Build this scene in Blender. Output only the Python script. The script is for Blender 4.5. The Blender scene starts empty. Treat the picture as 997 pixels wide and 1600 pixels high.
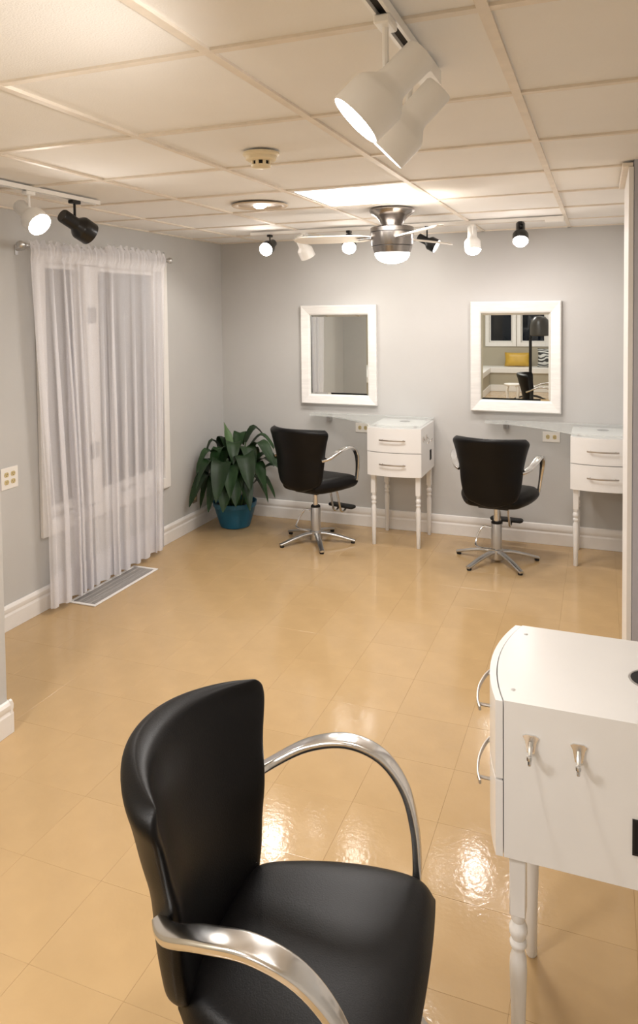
import bpy, bmesh, math, random
from mathutils import Vector, Matrix

# ------------------------------------------------------------------ camera, world, exposure
S = bpy.context.scene
COL = S.collection
F_PX, CX, CY = 1141.6, 498.4, 532.0
YAW, PITCH, ROLL = 0.3687, 0.0407, -0.0113
CAM = Vector((3.051, -5.580, 1.742))
H = 2.323                                     # ceiling height


def cam_axes():
    cy, sy, cp, sp = math.cos(YAW), math.sin(YAW), math.cos(PITCH), math.sin(PITCH)
    fwd = Vector((-sy * cp, cy * cp, -sp))
    right = Vector((cy, sy, 0))
    up = right.cross(fwd)
    cr, sr = math.cos(ROLL), math.sin(ROLL)
    return right * cr + up * sr, -right * sr + up * cr, fwd


cd = bpy.data.cameras.new('camera')
co = bpy.data.objects.new('camera', cd)
COL.objects.link(co)
_r, _u, _f = cam_axes()
m = Matrix((_r, _u, -_f)).transposed().to_4x4()
m.translation = CAM
co.matrix_world = m
cd.sensor_fit = 'VERTICAL'
cd.sensor_height = 32.0
cd.lens = F_PX / 1600 * 32.0
cd.shift_x = (498.5 - CX) / 1600
cd.shift_y = (CY - 800) / 1600
cd.clip_start = 0.05
S.camera = co

w = bpy.data.worlds.new('night')
S.world = w
w.use_nodes = True
w.node_tree.nodes['Background'].inputs[0].default_value = (0.010, 0.012, 0.018, 1)
w.node_tree.nodes['Background'].inputs[1].default_value = 0.5

S.view_settings.view_transform = 'Standard'
S.view_settings.look = 'None'
S.view_settings.gamma = 1
S.view_settings.use_curve_mapping = False
S.view_settings.exposure = 0.58

WARM = (1.0, 0.94, 0.87)
PANELC = (1.0, 0.97, 0.94)
PINK = (1.0, 0.92, 0.89)


def area_light(name, loc, sx, sy, power, color, parent=None):
    l = bpy.data.lights.new(name, 'AREA')
    l.shape = 'RECTANGLE'
    l.size, l.size_y = sx, sy
    l.energy = power
    l.color = color
    o = bpy.data.objects.new(name, l)
    COL.objects.link(o)
    o.location = loc
    if parent:
        o.parent = parent
    return o


def spot_light(name, loc, aim, power, color, ang=120, blend=0.8, radius=0.04, parent=None):
    l = bpy.data.lights.new(name, 'SPOT')
    l.energy = power
    l.color = color
    l.spot_size = math.radians(ang)
    l.spot_blend = blend
    l.shadow_soft_size = radius
    o = bpy.data.objects.new(name, l)
    COL.objects.link(o)
    o.location = loc
    o.rotation_euler = Vector(aim).to_track_quat('-Z', 'Y').to_euler()
    if parent:
        o.parent = parent
    return o


# ------------------------------------------------------------------ materials
MATS = {}


def mat(name, col, rough=0.5, metal=0.0, noise=0.0, nscale=30.0, bump=0.0, bscale=60.0, spec=None,
        emit=None, estr=0.0, trans=0.0, coat=0.0, stretch=None, objvar=0.0, rvar=0.0):
    if name in MATS:
        return MATS[name]
    m = bpy.data.materials.new(name)
    m.use_nodes = True
    nt = m.node_tree
    b = nt.nodes['Principled BSDF']
    b.inputs['Base Color'].default_value = (*col, 1)
    b.inputs['Roughness'].default_value = rough
    b.inputs['Metallic'].default_value = metal
    if spec is not None:
        b.inputs['Specular IOR Level'].default_value = spec
    if coat:
        b.inputs['Coat Weight'].default_value = coat
        b.inputs['Coat Roughness'].default_value = 0.15
    if trans:
        b.inputs['Transmission Weight'].default_value = trans
    if emit:
        b.inputs['Emission Color'].default_value = (*emit, 1)
        b.inputs['Emission Strength'].default_value = estr
    tc = nt.nodes.new('ShaderNodeTexCoord')
    vec = tc.outputs['Object']
    if stretch:
        mp = nt.nodes.new('ShaderNodeMapping')
        mp.inputs['Scale'].default_value = stretch
        nt.links.new(vec, mp.inputs['Vector'])
        vec = mp.outputs['Vector']
    if noise or rvar:
        n = nt.nodes.new('ShaderNodeTexNoise')
        n.inputs['Scale'].default_value = nscale
        n.inputs['Detail'].default_value = 5
        nt.links.new(vec, n.inputs['Vector'])
        fac = n.outputs['Fac']
    if noise or objvar:
        val = None
        hsv = nt.nodes.new('ShaderNodeHueSaturation')
        hsv.inputs['Color'].default_value = (*col, 1)
        if noise:
            mr = nt.nodes.new('ShaderNodeMapRange')
            mr.inputs['From Min'].default_value = 0.25
            mr.inputs['From Max'].default_value = 0.75
            mr.inputs['To Min'].default_value = 1 - noise
            mr.inputs['To Max'].default_value = 1 + noise
            nt.links.new(fac, mr.inputs['Value'])
            val = mr.outputs['Result']
        if objvar:
            oi = nt.nodes.new('ShaderNodeObjectInfo')
            mo = nt.nodes.new('ShaderNodeMapRange')
            mo.inputs['To Min'].default_value = 1 - objvar
            mo.inputs['To Max'].default_value = 1 + objvar
            nt.links.new(oi.outputs['Random'], mo.inputs['Value'])
            if val is None:
                val = mo.outputs['Result']
            else:
                mu = nt.nodes.new('ShaderNodeMath')
                mu.operation = 'MULTIPLY'
                nt.links.new(val, mu.inputs[0])
                nt.links.new(mo.outputs['Result'], mu.inputs[1])
                val = mu.outputs[0]
        nt.links.new(val, hsv.inputs['Value'])
        nt.links.new(hsv.outputs['Color'], b.inputs['Base Color'])
    if rvar:
        mr2 = nt.nodes.new('ShaderNodeMapRange')
        mr2.inputs['From Min'].default_value = 0.3
        mr2.inputs['From Max'].default_value = 0.7
        mr2.inputs['To Min'].default_value = max(0.0, rough - rvar)
        mr2.inputs['To Max'].default_value = rough + rvar
        nt.links.new(fac, mr2.inputs['Value'])
        nt.links.new(mr2.outputs['Result'], b.inputs['Roughness'])
    if bump:
        n2 = nt.nodes.new('ShaderNodeTexNoise')
        n2.inputs['Scale'].default_value = bscale
        n2.inputs['Detail'].default_value = 3
        nt.links.new(vec, n2.inputs['Vector'])
        bp = nt.nodes.new('ShaderNodeBump')
        bp.inputs['Strength'].default_value = bump
        bp.inputs['Distance'].default_value = 0.004
        nt.links.new(n2.outputs['Fac'], bp.inputs['Height'])
        nt.links.new(bp.outputs['Normal'], b.inputs['Normal'])
    MATS[name] = m
    return m


def lin(r, g, b):
    f = lambda c: c / 12.92 if c <= 0.04045 else ((c + 0.055) / 1.055) ** 2.4
    return (f(r / 255), f(g / 255), f(b / 255))


M_WALL = mat('wall_paint', lin(196, 195, 193), 0.7, noise=0.025, nscale=3, bump=0.10, bscale=90)
M_WALL_REAR = mat('wall_paint_rear', lin(176, 168, 150), 0.75, noise=0.02, nscale=3)
M_CEIL = mat('ceiling_tile_paint', lin(243, 241, 238), 0.85, noise=0.03, nscale=2.5, bump=0.18, bscale=220, objvar=0.025)
M_TEE = mat('ceiling_tee_paint', lin(234, 224, 210), 0.55, noise=0.08, nscale=14)
M_PLENUM = mat('ceiling_void', lin(120, 100, 80), 0.9)
M_TRIM = mat('white_trim_paint', lin(238, 235, 232), 0.4, noise=0.02, nscale=20)
M_FLOOR = mat('vinyl_tile', lin(190, 160, 117), 0.12, noise=0.06, nscale=6, bump=0.10, bscale=60, objvar=0.02, rvar=0.04, spec=0.5)
M_SUB = mat('floor_seam', lin(150, 112, 66), 0.7)
M_BLACK = mat('black_vinyl', lin(11, 10, 11), 0.40, bump=0.10, bscale=350, noise=0.05, nscale=8, spec=0.22)
M_CHROME = mat('polished_aluminium', (0.74, 0.735, 0.73), 0.20, metal=1.0, noise=0.03, nscale=20, rvar=0.05)
M_STEEL = mat('satin_steel', (0.60, 0.595, 0.59), 0.34, metal=1.0, noise=0.05, nscale=12)
M_NICKEL = mat('brushed_nickel', (0.33, 0.305, 0.285), 0.25, metal=1.0, stretch=(2, 2, 120), noise=0.06, nscale=6)
M_DARK = mat('dark_rubber', lin(22, 20, 20), 0.6)
M_WHITE = mat('white_gloss_lacquer', lin(238, 237, 236), 0.22, noise=0.01, nscale=12, bump=0.02, bscale=25, spec=0.5)
M_BRASS = mat('satin_nickel_handle', (0.46, 0.42, 0.38), 0.32, metal=1.0)
M_HOLE = mat('dark_cavity', lin(25, 20, 20), 0.8)
M_LAMPW = mat('white_lamp_enamel', lin(250, 248, 244), 0.35)
M_LAMPB = mat('black_lamp_enamel', lin(14, 13, 13), 0.3)
M_SLOT = mat('track_slot', lin(40, 34, 30), 0.6)
M_MFRAME = mat('whitewashed_wood', lin(238, 236, 233), 0.35, noise=0.06, nscale=9, stretch=(1, 1, 8), bump=0.25, bscale=60)
M_MIRROR = mat('mirror_silver', (0.80, 0.83, 0.81), 0.008, metal=1.0)
M_POT = mat('teal_glazed_pot', lin(18, 92, 122), 0.35, noise=0.04, nscale=6)
M_SOIL = mat('potting_soil', lin(45, 33, 25), 0.95, noise=0.3, nscale=60, bump=0.6, bscale=80)
M_STEM = mat('leaf_stem', lin(70, 100, 50), 0.5)
M_VENT = mat('vent_louvre_metal', lin(172, 168, 165), 0.45, noise=0.18, nscale=60)
M_IVORY = mat('ivory_socket', lin(206, 188, 140), 0.4)
M_PLATE = mat('white_plate', lin(240, 236, 230), 0.35)
M_SMOKE = mat('cream_plastic', lin(236, 222, 190), 0.45)
M_DOME = mat('fan_dome_glow', (1, 1, 1), 0.4, emit=(1.0, 0.93, 0.84), estr=9.0)
M_PANEL = mat('panel_diffuser_glow', (1, 1, 1), 0.5, emit=(1.0, 0.955, 0.93), estr=2.6)
M_BULB = mat('bulb_glow', (1, 1, 1), 0.4, emit=(1.0, 0.93, 0.86), estr=30.0)
M_BULBP = mat('bulb_glow_pink', (1, 1, 1), 0.4, emit=(1.0, 0.90, 0.86), estr=30.0)
M_BULBOFF = mat('bulb_frosted_off', lin(225, 220, 212), 0.3)
M_CAN = mat('downlight_trim', lin(205, 188, 165), 0.5)
M_PILLOW = mat('gold_satin', lin(196, 158, 62), 0.4, noise=0.12, nscale=8)
M_ZEBRA = mat('grey_cushion', lin(120, 120, 118), 0.7)
M_GREYP = mat('smoky_hood', lin(70, 68, 66), 0.3)
M_BLADE = mat('fan_blade_silver', lin(226, 218, 206), 0.4, noise=0.02)


def glass_mat(name, col, rough=0.0):
    m = bpy.data.materials.new(name)
    m.use_nodes = True
    nt = m.node_tree
    nt.nodes.clear()
    out = nt.nodes.new('ShaderNodeOutputMaterial')
    fr = nt.nodes.new('ShaderNodeFresnel')
    fr.inputs['IOR'].default_value = 1.5
    t = nt.nodes.new('ShaderNodeBsdfTransparent')
    t.inputs['Color'].default_value = (*col, 1)
    g = nt.nodes.new('ShaderNodeBsdfGlossy')
    g.inputs['Roughness'].default_value = rough
    mx = nt.nodes.new('ShaderNodeMixShader')
    nt.links.new(fr.outputs[0], mx.inputs[0])
    nt.links.new(t.outputs[0], mx.inputs[1])
    nt.links.new(g.outputs[0], mx.inputs[2])
    nt.links.new(mx.outputs[0], out.inputs[0])
    return m


M_PANE = glass_mat('window_pane_glass', (0.85, 0.88, 0.9))


def frosted_mat():
    m = bpy.data.materials.new('frosted_shelf_glass')
    m.use_nodes = True
    nt = m.node_tree
    nt.nodes.clear()
    out = nt.nodes.new('ShaderNodeOutputMaterial')
    t = nt.nodes.new('ShaderNodeBsdfTransparent')
    t.inputs['Color'].default_value = (0.975, 0.985, 0.98, 1)
    p = nt.nodes.new('ShaderNodeBsdfPrincipled')
    p.inputs['Base Color'].default_value = (0.86, 0.88, 0.87, 1)
    p.inputs['Roughness'].default_value = 0.08
    mx = nt.nodes.new('ShaderNodeMixShader')
    mx.inputs[0].default_value = 0.30
    nt.links.new(t.outputs[0], mx.inputs[1])
    nt.links.new(p.outputs[0], mx.inputs[2])
    nt.links.new(mx.outputs[0], out.inputs[0])
    return m


M_GLASS = frosted_mat()


def sheer_mat():
    m = bpy.data.materials.new('sheer_voile')
    m.use_nodes = True
    nt = m.node_tree
    nt.nodes.clear()
    out = nt.nodes.new('ShaderNodeOutputMaterial')
    d = nt.nodes.new('ShaderNodeBsdfDiffuse')
    d.inputs['Color'].default_value = (0.94, 0.93, 0.97, 1)
    tl = nt.nodes.new('ShaderNodeBsdfTranslucent')
    tl.inputs['Color'].default_value = (0.94, 0.93, 0.97, 1)
    m1 = nt.nodes.new('ShaderNodeMixShader')
    m1.inputs[0].default_value = 0.15
    t = nt.nodes.new('ShaderNodeBsdfTransparent')
    mx = nt.nodes.new('ShaderNodeMixShader')
    tc = nt.nodes.new('ShaderNodeTexCoord')
    nz = nt.nodes.new('ShaderNodeTexNoise')
    nz.inputs['Scale'].default_value = 260
    nt.links.new(tc.outputs['Object'], nz.inputs['Vector'])
    mr = nt.nodes.new('ShaderNodeMapRange')
    mr.inputs['To Min'].default_value = 0.50
    mr.inputs['To Max'].default_value = 0.66
    nt.links.new(nz.outputs['Fac'], mr.inputs['Value'])
    nt.links.new(mr.outputs[0], mx.inputs[0])
    nt.links.new(d.outputs[0], m1.inputs[1])
    nt.links.new(tl.outputs[0], m1.inputs[2])
    nt.links.new(t.outputs[0], mx.inputs[1])
    nt.links.new(m1.outputs[0], mx.inputs[2])
    nt.links.new(mx.outputs[0], out.inputs[0])
    return m


M_SHEER = sheer_mat()


def leaf_mat():
    m = mat('leaf_green', lin(34, 58, 30), 0.42, noise=0.35, nscale=9, objvar=0.4, spec=0.3)
    return m


M_LEAF = leaf_mat()
M_LEAFY = mat('young_leaf_green', lin(80, 108, 64), 0.45, noise=0.15, nscale=9)

# ------------------------------------------------------------------ mesh helpers


def link(name, me, material, parent=None, loc=None):
    o = bpy.data.objects.new(name, me)
    COL.objects.link(o)
    if material is not None and len(me.materials) == 0:
        me.materials.append(material)
    if parent:
        o.parent = parent
    if loc is not None:
        o.location = loc
    return o


def finish(bm, name, smooth=False, angle=35):
    bmesh.ops.recalc_face_normals(bm, faces=bm.faces[:])
    me = bpy.data.meshes.new(name)
    bm.to_mesh(me)
    bm.free()
    if smooth:
        for p in me.polygons:
            p.use_smooth = True
        me.set_sharp_from_angle(angle=math.radians(angle))
    return me


def obj(name, bm, material, parent=None, smooth=False, loc=None, angle=35):
    return link(name, finish(bm, name, smooth, angle), material, parent, loc)


def add_box(bm, lo, hi, bev=0.0, seg=2):
    v = [bm.verts.new((x, y, z)) for x in (lo[0], hi[0]) for y in (lo[1], hi[1]) for z in (lo[2], hi[2])]
    fs = [(0, 1, 3, 2), (4, 6, 7, 5), (0, 4, 5, 1), (2, 3, 7, 6), (0, 2, 6, 4), (1, 5, 7, 3)]
    faces = [bm.faces.new([v[i] for i in f]) for f in fs]
    if bev:
        es = list({e for f in faces for e in f.edges})
        bmesh.ops.bevel(bm, geom=es, offset=bev, segments=seg, affect='EDGES', profile=0.5)


def box(lo, hi, bev=0.0, seg=2):
    bm = bmesh.new()
    add_box(bm, lo, hi, bev, seg)
    return bm


def frame_from(d):
    d = Vector(d).normalized()
    a = Vector((0, 0, 1)) if abs(d.z) < 0.95 else Vector((1, 0, 0))
    x = a.cross(d).normalized()
    y = d.cross(x)
    return x, y, d


def add_lathe(bm, prof, origin=(0, 0, 0), axis=(0, 0, 1), n=24, cap=True):
    x, y, d = frame_from(axis)
    o = Vector(origin)
    rings = []
    for r, h in prof:
        if r < 1e-6:
            rings.append([bm.verts.new(o + d * h)])
        else:
            rings.append([bm.verts.new(o + d * h + x * (r * math.cos(2 * math.pi * k / n)) + y * (r * math.sin(2 * math.pi * k / n))) for k in range(n)])
    for a, b in zip(rings, rings[1:]):
        for k in range(n):
            k2 = (k + 1) % n
            if len(a) == 1 and len(b) == 1:
                continue
            if len(a) == 1:
                bm.faces.new((a[0], b[k], b[k2]))
            elif len(b) == 1:
                bm.faces.new((a[k], a[k2], b[0]))
            else:
                bm.faces.new((a[k], a[k2], b[k2], b[k]))
    if cap:
        for rg in (rings[0], rings[-1]):
            if len(rg) > 2:
                bm.faces.new(rg)


def lathe(prof, origin=(0, 0, 0), axis=(0, 0, 1), n=24, cap=True):
    bm = bmesh.new()
    add_lathe(bm, prof, origin, axis, n, cap)
    return bm


def catmull(pts, sub=6):
    P = [Vector(p) for p in pts]
    out = []
    for i in range(len(P) - 1):
        p0 = P[max(i - 1, 0)]
        p1, p2 = P[i], P[i + 1]
        p3 = P[min(i + 2, len(P) - 1)]
        for k in range(sub):
            t = k / sub
            out.append(0.5 * ((2 * p1) + (-p0 + p2) * t + (2 * p0 - 5 * p1 + 4 * p2 - p3) * t * t + (-p0 + 3 * p1 - 3 * p2 + p3) * t ** 3))
    out.append(P[-1])
    return out


def add_sweep(bm, pts, sec, side=None, scales=None):
    """sweep a 2-D section (list of (u, v)) along pts; u along `side`, v along the normal in the path's plane"""
    n = len(pts)
    rings = []
    prev = None
    for i, p in enumerate(pts):
        t = (pts[min(i + 1, n - 1)] - pts[max(i - 1, 0)]).normalized()
        if side is not None:
            u = Vector(side)
            u = (u - t * u.dot(t)).normalized()
        else:
            if prev is None:
                u = frame_from(t)[0]
            else:
                u = (prev - t * prev.dot(t)).normalized()
            prev = u
        v = t.cross(u)
        s = scales[i] if scales else 1.0
        su, sv = s if isinstance(s, tuple) else (s, s)
        rings.append([bm.verts.new(p + u * (a * su) + v * (b * sv)) for a, b in sec])
    k = len(sec)
    for a, b in zip(rings, rings[1:]):
        for j in range(k):
            bm.faces.new((a[j], a[(j + 1) % k], b[(j + 1) % k], b[j]))
    bm.faces.new(rings[0])
    bm.faces.new(rings[-1])


def circle_sec(r, n=10):
    return [(r * math.cos(2 * math.pi * k / n), r * math.sin(2 * math.pi * k / n)) for k in range(n)]


def rrect_sec(w, h, r, n=3):
    out = []
    for cx, cy, a0 in ((w / 2 - r, h / 2 - r, 0), (-w / 2 + r, h / 2 - r, 90), (-w / 2 + r, -h / 2 + r, 180), (w / 2 - r, -h / 2 + r, 270)):
        for k in range(n + 1):
            a = math.radians(a0 + 90 * k / n)
            out.append((cx + r * math.cos(a), cy + r * math.sin(a)))
    return out


def tube(pts, r, n=10, sub=6):
    bm = bmesh.new()
    p = catmull(pts, sub) if sub else [Vector(q) for q in pts]
    add_sweep(bm, p, circle_sec(r, n))
    return bm


def add_prism(bm, poly, z0, z1):
    a = [bm.verts.new((x, y, z0)) for x, y in poly]
    b = [bm.verts.new((x, y, z1)) for x, y in poly]
    bm.faces.new(a)
    bm.faces.new(b)
    n = len(poly)
    for k in range(n):
        bm.faces.new((a[k], a[(k + 1) % n], b[(k + 1) % n], b[k]))


def bevel_all(bm, off, seg=2, ang=30):
    es = [e for e in bm.edges if len(e.link_faces) == 2 and e.calc_face_angle(0) > math.radians(ang)]
    bmesh.ops.bevel(bm, geom=es, offset=off, segments=seg, affect='EDGES', profile=0.5)


def thing(name, label, cat, loc=(0, 0, 0), rotz=0.0, group=None):
    o = bpy.data.objects.new(name, None)
    COL.objects.link(o)
    o.empty_display_size = 0.05
    o.location = loc
    o.rotation_euler = (0, 0, rotz)
    o['label'] = label
    o['category'] = cat
    if group:
        o['group'] = group
    return o


def tag(o, label, cat, group=None, kind=None):
    o['label'] = label
    o['category'] = cat
    if group:
        o['group'] = group
    if kind:
        o['kind'] = kind
    return o


def struct(o, label=None, cat=None):
    o['kind'] = 'structure'
    if label:
        o['label'] = label
    if cat:
        o['category'] = cat
    return o


def dup(root, loc, rotz, label, group=None):
    r = root.copy()
    COL.objects.link(r)
    r.location = loc
    r.rotation_euler = (0, 0, rotz)
    r['label'] = label
    if group:
        r['group'] = group
    for ch in list(root.children):
        c = ch.copy()
        COL.objects.link(c)
        c.parent = r
        for g in list(ch.children):
            d = g.copy()
            COL.objects.link(d)
            d.parent = c
    return r


# ------------------------------------------------------------------ the room shell
YR = -10.75          # rear wall plane
XR = 3.30            # right wall plane
XL2 = 0.756           # rear part's left wall plane

# floor: slab in the seam colour, square vinyl tiles on it
fl = struct(obj('floor', box((-0.15, YR - 0.15, -0.06), (XR + 0.15, 0.15, -0.003)), M_SUB), 'glossy golden beige vinyl tile floor', 'floor')
TS = 0.3048
tile_me = finish(box((0.0002, 0.0002, -0.003), (TS - 0.0002, TS - 0.0002, 0.0), 0.0004, 1), 'floor_tile')
tile_me.materials.append(M_FLOOR)
X0, Y0 = 2.54 - 9 * TS, -2.885 + 10 * TS
for i in range(-1, 12):
    for j in range(0, 16):
        x = X0 + i * TS
        y = Y0 - (j + 1) * TS
        if x > XR or x + TS < 0 or y > 0:
            continue
        t = link('floor_tile', tile_me, M_FLOOR, fl, (x, y, 0))
yt = Y0 - 16 * TS
obj('rear_floor_sheet', box((XL2 - 0.05, YR, -0.003), (XR, yt - 0.0005, 0.0)), M_FLOOR, fl)

# ceiling: tees and lay-in tiles
GX = [0.396 - 0.61 + 0.0, 0.396, 1.006, 1.616, 2.226, 2.836, 3.446]
GY = [-0.481 - 0.606 * k for k in range(-1, 18)]
ce = struct(obj('ceiling', box((-0.15, YR - 0.15, H + 0.03), (XR + 0.15, 0.15, H + 0.10)), M_PLENUM), 'beige suspended ceiling of square lay-in tiles', 'ceiling')
tee_w = 0.024
for gx in GX[1:-1]:
    obj('ceiling_tee', box((gx - tee_w / 2, YR, H - 0.002), (gx + tee_w / 2, 0, H + 0.03)), M_TEE, ce)
rng = random.Random(4)
PANELS = {(3, 3)}                      # (column, row) taken by the light panel in view
REAR_FILL_PANELS = {(2, 9), (3, 12), (2, 15), (4, 15)}  # unseen panels, added as fill light from behind the camera
for gi in range(len(GX) - 1):
    x0, x1 = max(GX[gi], 0.0), min(GX[gi + 1], XR)
    for gj in range(len(GY) - 1):
        y1, y0 = min(GY[gj], 0.0), GY[gj + 1]
        if y0 < YR:
            continue
        if gj > 0:
            obj('ceiling_cross_tee', box((x0 + tee_w / 2, y1 - tee_w / 2, H - 0.001), (x1 - tee_w / 2, y1 + tee_w / 2, H + 0.03)), M_TEE, ce)
        if (gi, gj) in PANELS or (gi, gj) in REAR_FILL_PANELS:
            continue
        g = 0.0085
        dz = 0.006 + rng.uniform(-0.0012, 0.0012)
        bm = box((x0 + g, y0 + g, H + dz), (x1 - g, y1 - g, H + dz + 0.016), 0.003, 1)
        obj('ceiling_tile', bm, M_CEIL, ce)
# perimeter angle
obj('wall_angle', box((0, -0.02, H - 0.002), (XR, 0, H + 0.03)), M_TEE, ce)
obj('wall_angle', box((0, -3.28, H - 0.002), (0.02, -0.02, H + 0.03)), M_TEE, ce)


def light_panel(gi, gj, label, power):
    x0, x1 = GX[gi] + 0.012, GX[gi + 1] - 0.012
    y0, y1 = GY[gj + 1] + 0.012, GY[gj] - 0.012
    cx, cy = (x0 + x1) / 2, (y0 + y1) / 2
    t = thing('ceiling_light_panel', label, 'light panel', (cx, cy, H))
    hx, hy = (x1 - x0) / 2, (y1 - y0) / 2
    fw = 0.022
    for lo, hi in (((-hx, -hy, 0), (hx, -hy + fw, 0.02)), ((-hx, hy - fw, 0), (hx, hy, 0.02)),
                   ((-hx, -hy + fw, 0), (-hx + fw, hy - fw, 0.02)), ((hx - fw, -hy + fw, 0), (hx, hy - fw, 0.02))):
        obj('frame_bar', box(lo, hi), M_TRIM, t)
    obj('diffuser', box((-hx + fw, -hy + fw, 0.006), (hx - fw, hy - fw, 0.012)), M_PANEL, t)
    area_light('panel_lamp', (0, 0, 0.002), 2 * (hx - fw), 2 * (hy - fw), power, PANELC, t)
    return t


light_panel(3, 3, 'square glowing light panel set in the ceiling above the fan', 17)
n_ = 0
for gi, gj in sorted(REAR_FILL_PANELS):
    light_panel(gi, gj, ['square light panel above the space behind the foreground chair', 'square light panel over the rear window bench, left one',
                         'square light panel in the middle of the rear seating area', 'square light panel over the rear window bench, right one'][n_], (26, 14, 8, 8)[n_])
    n_ += 1

# walls
WY0, WY1, WZ0, WZ1 = -2.17, -0.945, 0.505, 2.05      # window opening in the left wall
bm = bmesh.new()
add_box(bm, (-0.15, -3.28, 0), (0, WY0, H + 0.03))
add_box(bm, (-0.15, WY1, 0), (0, 0.0, H + 0.03))
add_box(bm, (-0.15, WY0, 0), (0, WY1, WZ0))
add_box(bm, (-0.15, WY0, WZ1), (0, WY1, H + 0.03))
struct(obj('wall_left', bm, M_WALL), 'light grey painted wall with the curtained window', 'wall')
struct(obj('wall_back', box((-0.15, 0, 0), (XR + 0.15, 0.12, H + 0.03)), M_WALL), 'light grey painted wall behind the two mirrors', 'wall')
struct(obj('wall_right', box((XR, YR, 0), (XR + 0.12, 0, H + 0.03)), M_WALL), 'grey wall along the right side of the room', 'wall')
PX = 0.756
struct(obj('wall_nib', box((-0.15, -3.62, 0), (PX, -3.28, H + 0.03), 0.004), M_WALL), 'grey wall end jutting in at the left edge', 'wall')
struct(obj('wall_rear_left', box((XL2 - 0.12, YR, 0), (XL2, -3.6205, H + 0.03)), M_WALL_REAR), 'beige side wall of the rear seating area', 'wall')

RW = [(1.121, 1.616), (1.792, 2.302)]
RZ0, RZ1 = 1.011, 1.75
bm = bmesh.new()
xs = [XL2 - 0.12, RW[0][0], RW[0][1], RW[1][0], RW[1][1], XR]
for k in range(5):
    if k % 2 == 0:
        add_box(bm, (xs[k], YR - 0.12, 0), (xs[k + 1], YR, H + 0.03))
    else:
        add_box(bm, (xs[k], YR - 0.12, 0), (xs[k + 1], YR, RZ0))
        add_box(bm, (xs[k], YR - 0.12, RZ1), (xs[k + 1], YR, H + 0.03))
struct(obj('wall_rear', bm, M_WALL_REAR), 'beige rear wall with two small windows, seen in the mirror', 'wall')

# pilaster at the right edge with white end panel
pil = struct(obj('wall_pilaster', box((3.172, -2.39, 0), (XR, -1.80, H + 0.02), 0.003), mat('pilaster_paint', lin(186, 185, 194), 0.6, noise=0.05, nscale=4, stretch=(3, 3, 0.4))), 'grey pilaster with white end at the right edge', 'wall')
obj('end_panel', box((3.152, -2.394, 0.0), (3.171, -1.80, H - 0.022), 0.002), M_TRIM, pil)
struct(obj('trim_1', box((3.128, -2.385, H - 0.02), (3.170, -1.785, H - 0.0025), 0.004), M_TEE), 'cream ceiling trim strip at the top of the pilaster', 'trim')


def baseboard(name, a, b, nrm, label, h=0.138):
    """profile swept from a to b, out of the wall along nrm"""
    a, b = Vector((*a, 0)), Vector((*b, 0))
    nrm = Vector((*nrm, 0))
    prof = [(0, 0), (0.016, 0), (0.017, 0.082), (0.013, 0.090), (0.0125, 0.096), (0.016, 0.104), (0.0165, 0.122), (0.010, h - 0.004), (0.004, h), (0, h)]
    bm = bmesh.new()
    rows = [[bm.verts.new(p + nrm * (u + 0.0005) + Vector((0, 0, v + 0.001))) for u, v in prof] for p in (a, b)]
    n = len(prof)
    for k in range(n):
        bm.faces.new((rows[0][k], rows[0][(k + 1) % n], rows[1][(k + 1) % n], rows[1][k]))
    bm.faces.new(rows[0])
    bm.faces.new(rows[1])
    return struct(obj(name, bm, M_TRIM, smooth=True, angle=25), label, 'baseboard')


baseboard('baseboard_left', (0, -3.262), (0, -0.018), (1, 0), 'white moulded baseboard below the curtained window')
baseboard('baseboard_back', (0.0, 0), (XR, 0), (0, -1), 'white moulded baseboard behind the plant and chairs', 0.15)
baseboard('baseboard_nib', (PX, -3.62), (PX, -3.264), (1, 0), 'white baseboard corner on the wall end at left')
baseboard('baseboard_nib_far', (0.018, -3.28), (PX + 0.017, -3.28), (0, 1), 'white baseboard on the far face of the wall end')

# ------------------------------------------------------------------ window in the left wall
bm = bmesh.new()
for lo, hi in (((-0.14, WY0, WZ0), (0, WY0 + 0.008, WZ1)), ((-0.14, WY1 - 0.008, WZ0), (0, WY1, WZ1)),
               ((-0.14, WY0 + 0.008, WZ0), (0, WY1 - 0.008, WZ0 + 0.008)), ((-0.14, WY0 + 0.008, WZ1 - 0.008), (0, WY1 - 0.008, WZ1))):
    add_box(bm, lo, hi)
wn = struct(obj('window_1', bm, M_TRIM), 'white casement window behind sheer curtains', 'window')
cw = 0.065
CY0, CY1, CZ0, CZ1 = WY0 - cw, WY1 + cw, WZ0 - 0.075, WZ1 + cw
for lo, hi in (((0.0005, CY0, CZ0), (0.024, WY0 + 0.004, CZ1)), ((0.0005, WY1 - 0.004, CZ0), (0.024, CY1, CZ1)),
               ((0.0005, WY0 + 0.004, WZ1 - 0.004), (0.024, WY1 - 0.004, CZ1)), ((0.0005, WY0 + 0.004, CZ0), (0.026, WY1 - 0.004, WZ0 + 0.004))):
    obj('casing', box(lo, hi, 0.004), M_TRIM, wn)
MID = (-1.86 - 1.60) / 2
obj('mullion', box((-0.10, MID - 0.075, WZ0), (0.0, MID + 0.075, WZ1), 0.004), M_TRIM, wn)
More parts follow.
